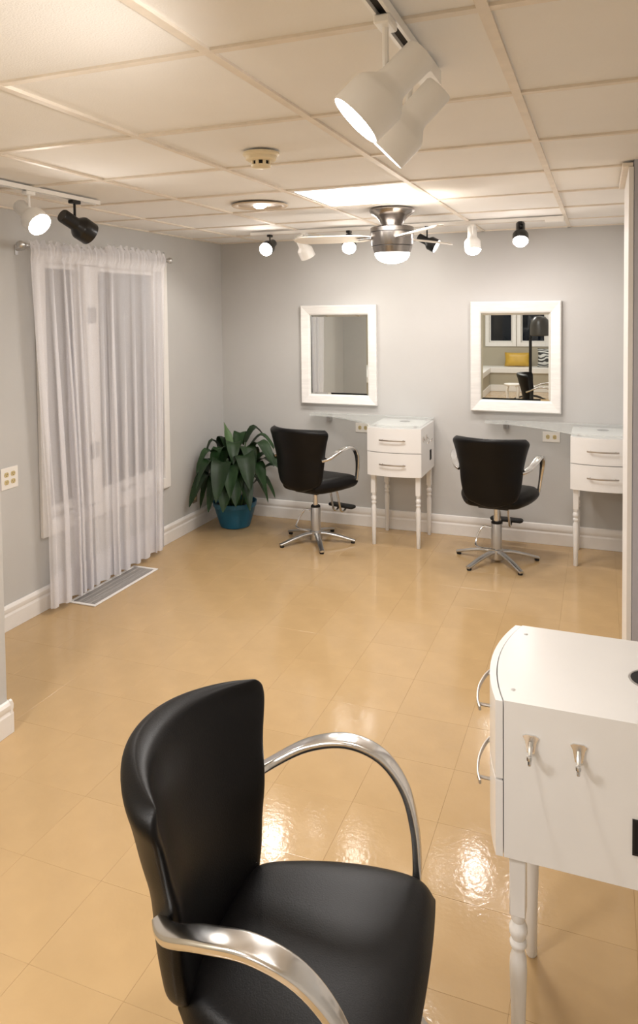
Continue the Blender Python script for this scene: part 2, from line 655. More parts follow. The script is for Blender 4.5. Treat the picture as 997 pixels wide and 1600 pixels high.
for a, b in ((WY0 + 0.008, MID - 0.075), (MID + 0.075, WY1 - 0.008)):
    s = 0.035
    sash = obj('sash', box((-0.09, a, WZ0), (-0.04, a + s, WZ1), 0.003), M_TRIM, wn)
    obj('sash_rail', box((-0.09, b - s, WZ0), (-0.04, b, WZ1), 0.003), M_TRIM, sash)
    obj('sash_rail', box((-0.09, a + s, WZ0), (-0.04, b - s, WZ0 + 0.07), 0.003), M_TRIM, sash)
    obj('sash_rail', box((-0.09, a + s, WZ1 - s), (-0.04, b - s, WZ1), 0.003), M_TRIM, sash)
    obj('pane', box((-0.068, a + s, WZ0 + 0.07), (-0.062, b - s, WZ1 - s)), M_PANE, sash)
    ym = (a + b) / 2 - 0.06
    cr = obj('crank', box((-0.04, ym - 0.04, WZ0 + 0.012), (-0.012, ym + 0.04, WZ0 + 0.032), 0.006), M_BRASS, wn)
    obj('crank_arm', tube([(-0.02, ym, WZ0 + 0.03), (0.0, ym + 0.03, WZ0 + 0.035), (0.006, ym + 0.085, WZ0 + 0.028)], 0.006), M_BRASS, cr)
for z in (1.73, 0.86):
    obj('sash_lock', box((0.0, MID - 0.035, z - 0.05), (0.012, MID + 0.035, z + 0.05), 0.004), mat('lock_metal', lin(120, 115, 112), 0.4, metal=0.4), wn)

# curtain rod and two sheer panels
CXP = 0.088
rod = thing('curtain_rod', 'slim dark curtain rod with ball finials above the window', 'curtain rod', (CXP, -1.68, 2.122))
obj('pole', lathe([(0.009, -0.70), (0.009, 0.70)], axis=(0, 1, 0), n=14), M_STEEL, rod, True)
for s in (-1, 1):
    obj('finial', lathe([(0.009, 0.70), (0.013, 0.703), (0.013, 0.712), (0.007, 0.716), (0.016, 0.724), (0.022, 0.738), (0.022, 0.748), (0.015, 0.760), (0, 0.766)], axis=(0, s, 0), n=16), M_STEEL, rod, True)
    bm = tube([(0, s * 0.684, -0.012), (-0.03, s * 0.684, -0.022), (-CXP + 0.004, s * 0.684, -0.022)], 0.005)
    add_box(bm, (-CXP, s * 0.684 - 0.012, -0.05), (-CXP + 0.005, s * 0.684 + 0.012, 0.006), 0.002)
    obj('bracket', bm, M_STEEL, rod, True)


def curtain(name, ya, yb, seed, lean, label, nfold):
    rg = random.Random(seed)
    NU, NV = nfold * 14, 44
    zt, zb = 2.163, 0.035
    ph = [rg.uniform(0, 6.28) for _ in range(8)]
    widths = [rg.uniform(0.5, 1.6) for _ in range(nfold)]
    tot = sum(widths)
    edges = [0]
    for wd in widths:
        edges.append(edges[-1] + wd / tot)
    amps = [rg.uniform(0.55, 1.3) for _ in range(nfold)]
    skew = [rg.uniform(-0.028, 0.034) for _ in range(nfold + 1)]
    bm = bmesh.new()
    grid = []
    for iv in range(NV + 1):
        v = iv / NV
        # denser rows near the top
        vv = v ** 1.35
        z = zt + (zb - zt) * vv
        row = []
        for iu in range(NU + 1):
            u = iu / NU
            k = min(nfold - 1, max(i for i in range(nfold) if edges[i] <= u + 1e-9))
            t = (u - edges[k]) / (edges[k + 1] - edges[k])
            sk = skew[k] * (1 - t) + skew[k + 1] * t
            y = ya + (yb - ya) * u
            y += sk * vv * (1.0 if 0 < iu < NU else 0.0)
            y += lean(u, vv)
            a = 0.020 * amps[k] * (0.35 + 0.95 * min(1, vv * 1.8))
            x = a * math.sin(2 * math.pi * t) + 0.006 * math.sin(9 * u * 3 + ph[0] + 2.2 * vv)
            # overhanging pleats
            y += 0.012 * amps[k] * min(1, vv * 1.5 + 0.2) * math.cos(4 * math.pi * t + 0.6) * (1.0 if 0 < iu < NU else 0.3)
            if vv < 0.05:        # ruffled heading and rod pocket
                q = vv / 0.05
                ruff = 0.010 * math.sin(u * nfold * 2 * math.pi * 3.1 + ph[1]) + 0.006 * math.sin(u * nfold * 2 * math.pi * 7.3 + ph[2])
                x = x * 0.3 + ruff * (1 - 0.3 * q)
                z += 0.010 * math.sin(u * nfold * 2 * math.pi * 1.7 + ph[3]) * (1 - q) + 0.007 * math.sin(u * nfold * 2 * math.pi * 4.9 + ph[4]) * (1 - q)
                if 0.3 < q:
                    x += 0.012
            row.append(bm.verts.new((CXP + x + 0.006, y, z)))
        grid.append(row)
    for r0, r1 in zip(grid, grid[1:]):
        for k in range(NU):
            bm.faces.new((r0[k], r0[k + 1], r1[k + 1], r1[k]))
    me = finish(bm, name, True, 180)
    o = link(name, me, M_SHEER)
    tag(o, label, 'curtain')
    # stitched hem: a second layer of cloth along the foot
    bm = bmesh.new()
    vs = []
    for iv in range(NV - 3, NV + 1):
        row = []
        for iu in range(NU + 1):
            vtx = me.vertices[iv * (NU + 1) + iu].co
            row.append(bm.verts.new((vtx.x + 0.0025, vtx.y, vtx.z)))
        vs.append(row)
    for r0, r1 in zip(vs, vs[1:]):
        for k in range(NU):
            bm.faces.new((r0[k], r0[k + 1], r1[k + 1], r1[k]))
    link('hem', finish(bm, 'hem', True, 180), M_SHEER, o)
    return o


curtain('sheer_curtain', -2.366, -1.684, 11, lambda u, v: 0.10 * (1 - u) * min(1, v * 1.3) + 0.05 * math.sin(math.pi * u) * v * (1 - u), 'sheer white curtain panel nearer the wall socket plate', 7)
curtain('sheer_curtain', -1.693, -1.03, 23, lambda u, v: -0.075 * v * u, 'sheer white curtain panel nearer the potted plant', 6)

# ------------------------------------------------------------------ floor register
vt = thing('floor_register', 'white framed floor vent grille below the curtain', 'vent', (0.158, -1.752, 0.0005))
hx, hy, fw = 0.099, 0.334, 0.020
for lo, hi in (((-hx, -hy, 0), (hx, -hy + fw, 0.007)), ((-hx, hy - fw, 0), (hx, hy, 0.007)), ((-hx, -hy + fw, 0), (-hx + fw, hy - fw, 0.007)), ((hx - fw, -hy + fw, 0), (hx, hy - fw, 0.007))):
    obj('frame_bar', box(lo, hi, 0.002, 1), M_TRIM, vt)
obj('duct', box((-hx + fw, -hy + fw, 0.0), (hx - fw, hy - fw, 0.001)), M_HOLE, vt)
sl_me = finish(box((-hx + fw, -0.0035, 0.001), (hx - fw, 0.0035, 0.0045)), 'slat')
sl_me.materials.append(M_VENT)
k = 0
y = -hy + fw + 0.006
while y < hy - fw - 0.004:
    link('slat', sl_me, M_VENT, vt, (0, y, 0))
    y += 0.0112
for xx in (-0.04, 0.0, 0.04):
    obj('cross_bar', box((xx - 0.0025, -hy + fw, 0.001), (xx + 0.0025, hy - fw, 0.0052)), M_VENT, vt)

# ------------------------------------------------------------------ outlets


def socket_face(parent, c, u, v, nrm, rw=0.0165, rh=0.0155):
    c, u, v, nrm = Vector(c), Vector(u), Vector(v), Vector(nrm)
    bm = bmesh.new()
    a, b = [], []
    n = 18
    for k in range(n):
        t = 2 * math.pi * k / n
        p = c + u * (rw * math.cos(t)) + v * (max(-0.85, min(0.85, math.sin(t))) * rh)
        a.append(bm.verts.new(p))
        b.append(bm.verts.new(p + nrm * 0.0025))
    bm.faces.new(b)
    for k in range(n):
        bm.faces.new((a[k], a[(k + 1) % n], b[(k + 1) % n], b[k]))
    so = obj('socket', bm, M_IVORY, parent)
    bm = bmesh.new()
    for du, w_, h_ in ((-0.006, 0.0012, 0.004), (0.006, 0.0012, 0.0035)):
        p = c + u * du + nrm * 0.0022
        q = [p + u * (sx * w_) + v * (sy * h_ + 0.002) for sx, sy in ((-1, -1), (1, -1), (1, 1), (-1, 1))]
        lo = [bm.verts.new(x) for x in q]
        hi = [bm.verts.new(x + nrm * 0.0006) for x in q]
        bm.faces.new(hi)
        for k in range(4):
            bm.faces.new((lo[k], lo[(k + 1) % 4], hi[(k + 1) % 4], hi[k]))
    p = c - v * 0.007 + nrm * 0.0022
    add_lathe(bm, [(0.0025, 0), (0.0025, 0.0006)], p, nrm, 10)
    obj('slot', bm, M_HOLE, so)


o = thing('wall_outlet', 'white double plate with four sockets left of the window', 'outlet', (0.0005, -2.463, 0.838))
obj('plate', box((0, -0.062, -0.060), (0.005, 0.062, 0.060), 0.002), M_PLATE, o)
for yy in (-0.024, 0.024):
    for zz in (-0.021, 0.021):
        socket_face(o, (0.0045, yy, zz), (0, 1, 0), (0, 0, 1), (1, 0, 0))
o = thing('wall_outlet', 'small ivory socket low on the wall beside the potted plant', 'outlet', (0.0005, -0.505, 0.265))
obj('plate', box((0, -0.036, -0.058), (0.004, 0.036, 0.058), 0.002), mat('brown_plate', lin(120, 108, 92), 0.4), o)
for zz in (-0.021, 0.021):
    socket_face(o, (0.0035, 0, zz), (0, 1, 0), (0, 0, 1), (1, 0, 0))
for xc, lb in ((1.266, 'white socket plate on the back wall under the left glass shelf'), (2.714, 'white socket plate on the back wall under the right glass shelf')):
    o = thing('wall_outlet', lb, 'outlet', (xc, -0.0005, 0.798))
    obj('plate', box((-0.061, -0.005, -0.038), (0.061, 0, 0.038), 0.002), M_PLATE, o)
    for xx in (-0.024, 0.024):
        socket_face(o, (xx, -0.0045, 0), (0, 0, 1), (1, 0, 0), (0, -1, 0), 0.0165, 0.0155)

# ------------------------------------------------------------------ wall mirrors


def wall_mirror(cx, cz, w, h, iw, ih, label, tilt=0.0):
    t = thing('wall_mirror', label, 'mirror', (cx, -0.001 - w / 2 * tilt, cz), tilt, 'framed wall mirrors')
    D, D2 = 0.042, 0.020
    corners_o = [(-w / 2, -h / 2), (w / 2, -h / 2), (w / 2, h / 2), (-w / 2, h / 2)]
    corners_i = [(-iw / 2, -ih / 2), (iw / 2, -ih / 2), (iw / 2, ih / 2), (-iw / 2, ih / 2)]
    for k in range(4):
        o0, o1, i0, i1 = corners_o[k], corners_o[(k + 1) % 4], corners_i[k], corners_i[(k + 1) % 4]
        prof = [(0.0, 0.0), (0.0, D - 0.006), (0.10, D), (0.86, D2 + 0.008), (1.0, D2), (1.0, 0.0)]
        bm = bmesh.new()
        rows = []
        for (a, b) in ((o0, i0), (o1, i1)):
            rows.append([bm.verts.new((a[0] + (b[0] - a[0]) * s, -d, a[1] + (b[1] - a[1]) * s)) for s, d in prof])
        n = len(prof)
        for j in range(n):
            bm.faces.new((rows[0][j], rows[0][(j + 1) % n], rows[1][(j + 1) % n], rows[1][j]))
        bm.faces.new(rows[0])
        bm.faces.new(rows[1])
        obj('frame_rail', bm, M_MFRAME, t)
    # bevelled mirror glass
    bm = bmesh.new()
    e = 0.004
    bw = 0.016
    a = [bm.verts.new((x, -0.010, z)) for x, z in ((-iw / 2 - e, -ih / 2 - e), (iw / 2 + e, -ih / 2 - e), (iw / 2 + e, ih / 2 + e), (-iw / 2 - e, ih / 2 + e))]
    b = [bm.verts.new((x, -0.0125, z)) for x, z in ((-iw / 2 + bw, -ih / 2 + bw), (iw / 2 - bw, -ih / 2 + bw), (iw / 2 - bw, ih / 2 - bw), (-iw / 2 + bw, ih / 2 - bw))]
    bm.faces.new(b)
    for k in range(4):
        bm.faces.new((a[k], a[(k + 1) % 4], b[(k + 1) % 4], b[k]))
    bm.normal_update()
    obj('mirror_glass', bm, M_MIRROR, t)
    return t


wall_mirror(1.072, 1.383, 0.645, 0.803, 0.497, 0.650, 'white framed mirror on the back wall reflecting the curtain', 0.004)
wall_mirror(2.459, 1.385, 0.648, 0.822, 0.503, 0.652, 'white framed mirror on the back wall reflecting dark windows and gold cushion', 0.0165)

# ------------------------------------------------------------------ drawer stations
SW, SD, ZB, ZT = 0.405, 0.44, 0.532, 0.885


def leg_bm(cx, cy, splay):
    bm = bmesh.new()
    add_box(bm, (cx - 0.0175, cy - 0.0175, 0.388), (cx + 0.0175, cy + 0.0175, ZB), 0.002, 1)
    prof = [(0.012, 0.0), (0.0145, 0.004), (0.0165, 0.16), (0.0195, 0.255), (0.0185, 0.283), (0.0135, 0.301), (0.0135, 0.305), (0.019, 0.313), (0.019, 0.321), (0.0145, 0.328),
            (0.0205, 0.343), (0.0205, 0.355), (0.014, 0.369), (0.0165, 0.377), (0.0165, 0.388)]
    add_lathe(bm, prof, (cx, cy, 0), (0, 0, 1), 16)
    return bm


def bow(x, base=-SD, amt=0.035):
    u = x / (SW / 2)
    return base - amt * (1 - u * u)


def make_station(label):
    t = thing('drawer_station', label, 'drawer unit', (0, 0, 0), 0, 'white styling drawer stations')
    # carcass: bow-fronted box with an opening for the drawers is closed in by the drawer fronts
    N = 14
    xs_ = [-SW / 2 + SW * k / N for k in range(N + 1)]
    body = [(x, bow(x, -SD + 0.018)) for x in xs_] + [(SW / 2, -0.004), (-SW / 2, -0.004)]
    bm = bmesh.new()
    add_prism(bm, body, ZB, ZT)
    bevel_all(bm, 0.002, 1, 50)
    obj('carcass', bm, M_WHITE, t, True, angle=20)
    for z0, z1 in ((ZB + 0.0, ZB + 0.1715), (ZB + 0.1765, ZT - 0.002)):
        poly = [(x, bow(x, -SD)) for x in xs_] + [(x, bow(x, -SD + 0.0155)) for x in reversed(xs_)]
        bm = bmesh.new()
        add_prism(bm, poly, z0, z1)
        bevel_all(bm, 0.002, 1, 50)
        d = obj('drawer', bm, M_WHITE, t, True, angle=20)
        zc = (z0 + z1) / 2 + 0.004
        hb = bmesh.new()
        ybar = bow(0) - 0.028
        pts = catmull([(-0.098, ybar + 0.013, zc), (-0.06, ybar + 0.002, zc), (0, ybar - 0.004, zc), (0.06, ybar + 0.002, zc), (0.098, ybar + 0.013, zc)], 5)
        add_sweep(hb, pts, rrect_sec(0.010, 0.006, 0.002, 2), side=(0, 0, 1))
        for sx in (-0.078, 0.078):
            p = catmull([(sx, bow(sx) + 0.001, zc), (sx, ybar + 0.006, zc)], 2)
            add_sweep(hb, p, circle_sec(0.004, 8))
        obj('handle', hb, M_BRASS, d, True)
    for sx in (-1, 1):
        for cy in (-SD + 0.045, -0.038):
            obj('leg', leg_bm(sx * (SW / 2 - 0.034), cy, 0), M_WHITE, t, True, angle=40)
    # tool hole in the top: rim ring and dark well
    hx_, hy_ = 0.0, -0.285
    hr = 0.043
    hy_ = -0.118
    obj('tool_well', lathe([(hr, ZT + 0.0002), (hr, ZT + 0.0010), (0, ZT + 0.0010)], (hx_, hy_, 0), n=28, cap=False), M_HOLE, t, True)
    obj('well_rim', lathe([(hr, ZT), (hr + 0.004, ZT), (hr + 0.004, ZT + 0.0016), (hr - 0.001, ZT + 0.0018), (hr - 0.001, ZT + 0.0004)], (hx_, hy_, 0), n=28, cap=False), M_STEEL, t, True)
    # screw holes
    for sx in (-0.15, 0.15):
        obj('screw_cap', lathe([(0.005, ZT), (0.005, ZT + 0.0012), (0, ZT + 0.0014)], (sx, -SD + 0.032, 0), n=12), M_STEEL, t)
    # two tool hooks and a square socket cut-out on the right side
    for yy in (-SD + 0.075, -SD + 0.173):
        hk = bmesh.new()
        x0 = SW / 2
        zc = 0.80
        pl = [(yy - 0.017, zc + 0.016), (yy - 0.010, zc + 0.020), (yy + 0.010, zc + 0.020), (yy + 0.017, zc + 0.016), (yy + 0.012, zc + 0.006), (yy + 0.008, zc - 0.018), (yy, zc - 0.024), (yy - 0.008, zc - 0.018), (yy - 0.012, zc + 0.006)]
        a = [hk.verts.new((x0 + 0.0003, p, q)) for p, q in pl]
        b = [hk.verts.new((x0 + 0.004, p, q)) for p, q in pl]
        hk.faces.new(b)
        hk.faces.new(a)
        for k in range(len(pl)):
            hk.faces.new((a[k], a[(k + 1) % len(pl)], b[(k + 1) % len(pl)], b[k]))
        p = catmull([(x0 + 0.003, yy, zc + 0.004), (x0 + 0.014, yy, zc - 0.008), (x0 + 0.024, yy, zc - 0.024), (x0 + 0.036, yy, zc - 0.026), (x0 + 0.040, yy, zc - 0.012)], 5)
        add_sweep(hk, p, circle_sec(0.0042, 8), scales=[1.2 - 0.4 * i / (len(p) - 1) for i in range(len(p))])
        add_lathe(hk, [(0, -0.006), (0.0055, -0.003), (0.0062, 0.001), (0.0045, 0.005), (0, 0.006)], (x0 + 0.0405, yy, zc - 0.010), n=10)
        obj('tool_hook', hk, M_CHROME, t, True)
    bm = box((SW / 2 - 0.001, -0.157, 0.612), (SW / 2 + 0.0012, -0.117, 0.678))
    so = obj('socket_cutout', bm, M_HOLE, t)
    bm = bmesh.new()
    for lo, hi in (((-0.162, 0.678), (-0.112, 0.683)), ((-0.162, 0.607), (-0.112, 0.612)), ((-0.162, 0.612), (-0.157, 0.678)), ((-0.117, 0.612), (-0.112, 0.678))):
        add_box(bm, (SW / 2 + 0.0002, lo[0], lo[1]), (SW / 2 + 0.003, hi[0], hi[1]))
    obj('socket_bezel', bm, M_DARK, so)
    return t


st1 = make_station('white two-drawer station on turned legs between the two mirrors')
st1.location = (1.6485, -0.022, 0)
st2 = dup(st1, (3.0665, -0.022, 0), 0, 'white two-drawer station on turned legs beside the grey pilaster')
st3 = dup(st1, (XR - 0.022, -3.774, 0), -math.pi / 2, 'large white two-drawer station with tool hooks in the right foreground')


# glass shelves reaching from the wall onto the far stations
def glass_shelf(xl, xr, label):
    z0, z1 = ZT + 0.014, ZT + 0.022
    t = thing('glass_shelf', label, 'shelf', (0, 0, 0), 0, 'curved glass shelves')
    W = xr - xl
    pts = [(xl, -0.006), (xl, -0.10), (xl + 0.012, -0.135)]
    fr = catmull([(xl + 0.03, -0.15, 0), (xl + 0.18 * W, -0.17, 0), (xl + 0.33 * W, -0.235, 0), (xl + 0.50 * W, -0.36, 0), (xl + 0.61 * W, -0.455, 0)], 6)
    pts += [(p.x, p.y) for p in fr]
    cxm = xr - SW / 2
    for k in range(11):
        x = cxm - SW / 2 + SW * k / 10
        pts.append((x, bow(x - cxm, -SD - 0.022, 0.033)))
    pts += [(xr, -0.006)]
    bm = bmesh.new()
    add_prism(bm, pts, z0, z1)
    obj('glass_pane', bm, M_GLASS, t)
    for sx in (-0.15, 0.15):
        for sy in (-SD + 0.02, -0.07):
            obj('standoff', lathe([(0.011, ZT + 0.0016), (0.011, z0)], (cxm + sx, sy, 0), n=14), M_CHROME, t, True)
    xb = xl + 0.145
    bm = box((xb - 0.016, -0.060, z0 - 0.052), (xb + 0.016, -0.0008, z0), 0.003, 1)
    obj('bracket', bm, M_STEEL, t)
    return t


glass_shelf(0.845, 1.851, 'curved glass shelf under the left mirror')
glass_shelf(2.245, 3.269, 'curved glass shelf under the right mirror')


# ------------------------------------------------------------------ styling chairs
def grid_solid(front, back):
    """closed shell from two equal grids of points"""
    bm = bmesh.new()
    A = [[bm.verts.new(p) for p in r] for r in front]
    B = [[bm.verts.new(p) for p in r] for r in back]
    nr, nc = len(A), len(A[0])
    for i in range(nr - 1):
        for j in range(nc - 1):
            bm.faces.new((A[i][j], A[i][j + 1], A[i + 1][j + 1], A[i + 1][j]))
            bm.faces.new((B[i][j], B[i + 1][j], B[i + 1][j + 1], B[i][j + 1]))
    rim = [(0, j) for j in range(nc)] + [(i, nc - 1) for i in range(1, nr)] + [(nr - 1, j) for j in range(nc - 2, -1, -1)] + [(i, 0) for i in range(nr - 2, 0, -1)]
    for k in range(len(rim)):
        a, b = rim[k], rim[(k + 1) % len(rim)]
        bm.faces.new((A[a[0]][a[1]], B[a[0]][a[1]], B[b[0]][b[1]], A[b[0]][b[1]]))
    return bm


def interp(tab, z):
    for (z0, v0), (z1, v1) in zip(tab, tab[1:]):
        if z <= z1:
            t = max(0, (z - z0) / (z1 - z0))
            t = t * t * (3 - 2 * t) * 0.5 + t * 0.5
            return v0 + (v1 - v0) * t
    return tab[-1][1]


HWT = [(0.425, 0.105), (0.445, 0.150), (0.48, 0.178), (0.54, 0.195), (0.62, 0.206), (0.70, 0.214), (0.78, 0.232), (0.84, 0.250), (0.872, 0.256), (0.890, 0.250), (0.905, 0.228)]
LEAN = [(0.425, -0.215), (0.50, -0.232), (0.65, -0.266), (0.80, -0.308), (0.905, -0.338)]
WRAP = [(0.425, 0.025), (0.55, 0.058), (0.70, 0.100), (0.905, 0.142)]


def back_bm():
    zs = [0.425, 0.432, 0.445, 0.465, 0.50, 0.55, 0.60, 0.65, 0.70, 0.75, 0.80, 0.84, 0.870, 0.888, 0.900, 0.905]
    us = [-1, -0.97, -0.9, -0.75, -0.5, -0.25, 0, 0.25, 0.5, 0.75, 0.9, 0.97, 1]
    fr, bk = [], []
    for z in zs:
        hw = interp(HWT, z)
        ym = interp(LEAN, z)
        wr = interp(WRAP, z)
        ed = min(1.0, (z - 0.425) / 0.04, (0.905 - z) / 0.022)
        ed = math.sqrt(max(0.0, 1 - (1 - ed) ** 2)) if ed < 1 else 1.0
        rf, rb = [], []
        for u in us:
            eu = min(1.0, (1 - abs(u)) / 0.14)
            eu = math.sqrt(max(0, 1 - (1 - eu) ** 2))
            th = 0.030 * (0.12 + 0.88 * ed * eu)
            y = ym + wr * (abs(u) ** 2.2)
            dz = -0.012 * abs(u) ** 3 if z > 0.86 else 0.0
            if z < 0.5:
                dz = 0.030 * abs(u) ** 2 * (0.5 - z) / 0.075
            rf.append(Vector((u * hw, y + th + 0.012 * (1 - u * u) * ed, z + dz)))
            rb.append(Vector((u * hw, y - th, z + dz)))
        fr.append(rf)
        bk.append(rb)
    return grid_solid(fr, bk)


def seat_bm():
    """cushion: plan outline, wider at the front, crowned and rolled over the front edge"""
    vs = [0, 0.03, 0.10, 0.22, 0.38, 0.55, 0.70, 0.83, 0.92, 0.97, 1.0]
    us = [-1, -0.97, -0.9, -0.78, -0.55, -0.28, 0, 0.28, 0.55, 0.78, 0.9, 0.97, 1]
    hw_t = [(0, 0.150), (0.12, 0.195), (0.35, 0.235), (0.6, 0.255), (0.8, 0.264), (0.94, 0.262), (1.0, 0.244)]
    top, bot = [], []
    for v in vs:
        hw = interp(hw_t, v)
        rt, rb = [], []
        for u in us:
            y = -0.205 + 0.435 * v - 0.014 * (abs(u) ** 2.5) * v
            ev = min(1.0, v / 0.10, (1 - v) / 0.13)
            eu = min(1.0, (1 - abs(u)) / 0.22)
            ev = math.sqrt(max(0, 1 - (1 - ev) ** 2))
            eu = math.sqrt(max(0, 1 - (1 - eu) ** 2))
            e = ev * eu
            mid = 0.462 - 0.006 * v
            zt = mid + 0.050 * e + 0.010 * (1 - u * u) * math.sin(math.pi * v) * e - 0.006 * max(0, v - 0.7) / 0.3
            # dished centre, raised haunches
            zt += 0.008 * e * abs(u) ** 2
            zb = mid - 0.048 * (0.1 + 0.9 * e) - 0.008 * (1 - abs(u))
            rt.append(Vector((u * hw, y, zt)))
            rb.append(Vector((u * hw, y, zb)))
        top.append(rt)
        bot.append(rb)
    return grid_solid(top, bot)


def subsurf_mesh(bm, name, lv=2):
    """smooth with Catmull-Clark through bmesh data (modifier applied by evaluation)"""
    me = finish(bm, name, True, 180)
    o = bpy.data.objects.new('tmp', me)
    COL.objects.link(o)
    md = o.modifiers.new('s', 'SUBSURF')
    md.levels = lv
    md.render_levels = lv
    dg = bpy.context.evaluated_depsgraph_get()
    m2 = bpy.data.meshes.new_from_object(o.evaluated_get(dg))
    m2.name = name
    bpy.data.objects.remove(o)
    for p in m2.polygons:
        p.use_smooth = True
    return m2


def make_chair(label):
    t = thing('styling_chair', label, 'salon chair', (0, 0, 0), 0, 'black styling chairs')
    link('backrest', subsurf_mesh(back_bm(), 'backrest'), M_BLACK, t)
    link('seat', subsurf_mesh(seat_bm(), 'seat'), M_BLACK, t)
    for s in (-1, 1):
        # flat arched aluminium arm from the back's edge forward and down to the seat's side
        pts = catmull([(s * 0.205, -0.205, 0.672), (s * 0.245, -0.165, 0.690), (s * 0.275, -0.085, 0.728), (s * 0.288, 0.005, 0.745), (s * 0.290, 0.085, 0.722), (s * 0.284, 0.140, 0.660), (s * 0.272, 0.165, 0.580), (s * 0.262, 0.172, 0.510), (s * 0.256, 0.172, 0.470)], 6)
        n = len(pts)
        sc = []
        for i in range(n):
            f = i / (n - 1)
            wdt = 0.80 + 0.55 * math.sin(math.pi * min(1, f * 1.35)) ** 1 if f < 0.74 else 0.80 + 0.55 * math.sin(math.pi * 0.999) - 0.12 * (f - 0.74) / 0.26
            sc.append((wdt, 1.0))
        bm = bmesh.new()
        add_sweep(bm, pts, rrect_sec(0.034, 0.019, 0.006, 3), side=(1, 0, 0), scales=sc)
        obj('armrest', bm, M_CHROME, t, True, angle=60)
    # seat pan and gas column
    obj('seat_plate', box((-0.10, -0.12, 0.392), (0.10, 0.10, 0.405), 0.004), M_DARK, t)
    obj('piston', lathe([(0.019, 0.24), (0.019, 0.394)], n=18), M_CHROME, t, True)
    obj('column', lathe([(0.034, 0.018), (0.037, 0.02), (0.037, 0.262), (0.035, 0.266)], n=24), M_STEEL, t, True)
    obj('collar', lathe([(0.036, 0.2665), (0.036, 0.275), (0.030, 0.281), (0.0195, 0.281)], n=24, cap=False), M_DARK, t, True)
    # star base
    for k in range(5):
        a = math.radians(-90 + 36 + 72 * k + 8)
        d = Vector((math.cos(a), math.sin(a), 0))
        pts = catmull([d * 0.030 + Vector((0, 0, 0.070)), d * 0.09 + Vector((0, 0, 0.067)), d * 0.18 + Vector((0, 0, 0.050)), d * 0.25 + Vector((0, 0, 0.031)), d * 0.295 + Vector((0, 0, 0.020))], 4)
        bm = bmesh.new()
        add_sweep(bm, pts, rrect_sec(0.038, 0.017, 0.006, 2), side=d.cross(Vector((0, 0, 1))), scales=[(1.15 - 0.3 * i / (len(pts) - 1), 1.25 - 0.4 * i / (len(pts) - 1)) for i in range(len(pts))])
        lg = obj('base_leg', bm, M_STEEL, t, True, angle=50)
        obj('foot_pad', lathe([(0.014, 0.0005), (0.016, 0.003), (0.016, 0.012)], d * 0.280, n=14), M_DARK, lg, True)
    obj('base_hub', lathe([(0.046, 0.020), (0.048, 0.03), (0.046, 0.085), (0.0375, 0.092)], n=24, cap=False), M_STEEL, t, True)
    # pump pedal
    pts = [(-0.030, 0.0, 0.232), (-0.085, -0.010, 0.236), (-0.112, -0.025, 0.205), (-0.128, -0.055, 0.150), (-0.120, -0.085, 0.120), (-0.060, -0.105, 0.112), (0.012, -0.105, 0.112)]
    obj('pump_pedal', tube(pts, 0.0065, 8, 5), M_CHROME, t, True)
    # footrest: two bent rods and a padded bar
    for s in (-1, 1):
        p = [(s * 0.030, 0.10, 0.404), (s * 0.030, 0.20, 0.395), (s * 0.031, 0.245, 0.33), (s * 0.033, 0.275, 0.23), (s * 0.034, 0.295, 0.175), (s * 0.034, 0.335, 0.160), (s * 0.034, 0.365, 0.178)]
        obj('footrest_rod', tube(p, 0.0085, 8, 5), M_CHROME, t, True)
    bm = bmesh.new()
    pts = [Vector((x, 0.362, 0.196)) for x in (-0.118, -0.112, -0.10, -0.05, 0, 0.05, 0.10, 0.112, 0.118)]
    add_sweep(bm, pts, rrect_sec(0.070, 0.026, 0.012, 3), side=(0, 1, 0), scales=[(0.45, 0.4), (0.78, 0.75), 1, 1, 1, 1, 1, (0.78, 0.75), (0.45, 0.4)])
    obj('footrest_pad', bm, M_DARK, t, True, angle=60)
    return t


ch2 = make_chair('black styling chair facing the right mirror')
ch2.location = (2.385, -0.500, 0)
ch2.rotation_euler = (0, 0, math.radians(-4))
ch1 = dup(ch2, (1.050, -0.51, 0), math.radians(-14), 'black styling chair between the potted plant and white station')
ch3 = dup(ch2, (2.520, -4.305, 0), math.radians(-86), 'large black styling chair with chrome arms in the foreground')

# ------------------------------------------------------------------ potted plant
PC = Vector((0.275, -0.335, 0))
pl = thing('potted_plant', 'leafy dark green plant in a teal pot in the corner', 'plant', PC)
pot = obj('pot', lathe([(0.0, 0.001), (0.112, 0.001), (0.120, 0.006), (0.150, 0.10), (0.168, 0.165), (0.176, 0.172), (0.180, 0.205), (0.172, 0.208), (0.166, 0.18), (0.160, 0.165)], n=36, cap=False), M_POT, pl, True)
obj('soil', lathe([(0.163, 0.172), (0.10, 0.178), (0, 0.182)], n=30), M_SOIL, pl, True)


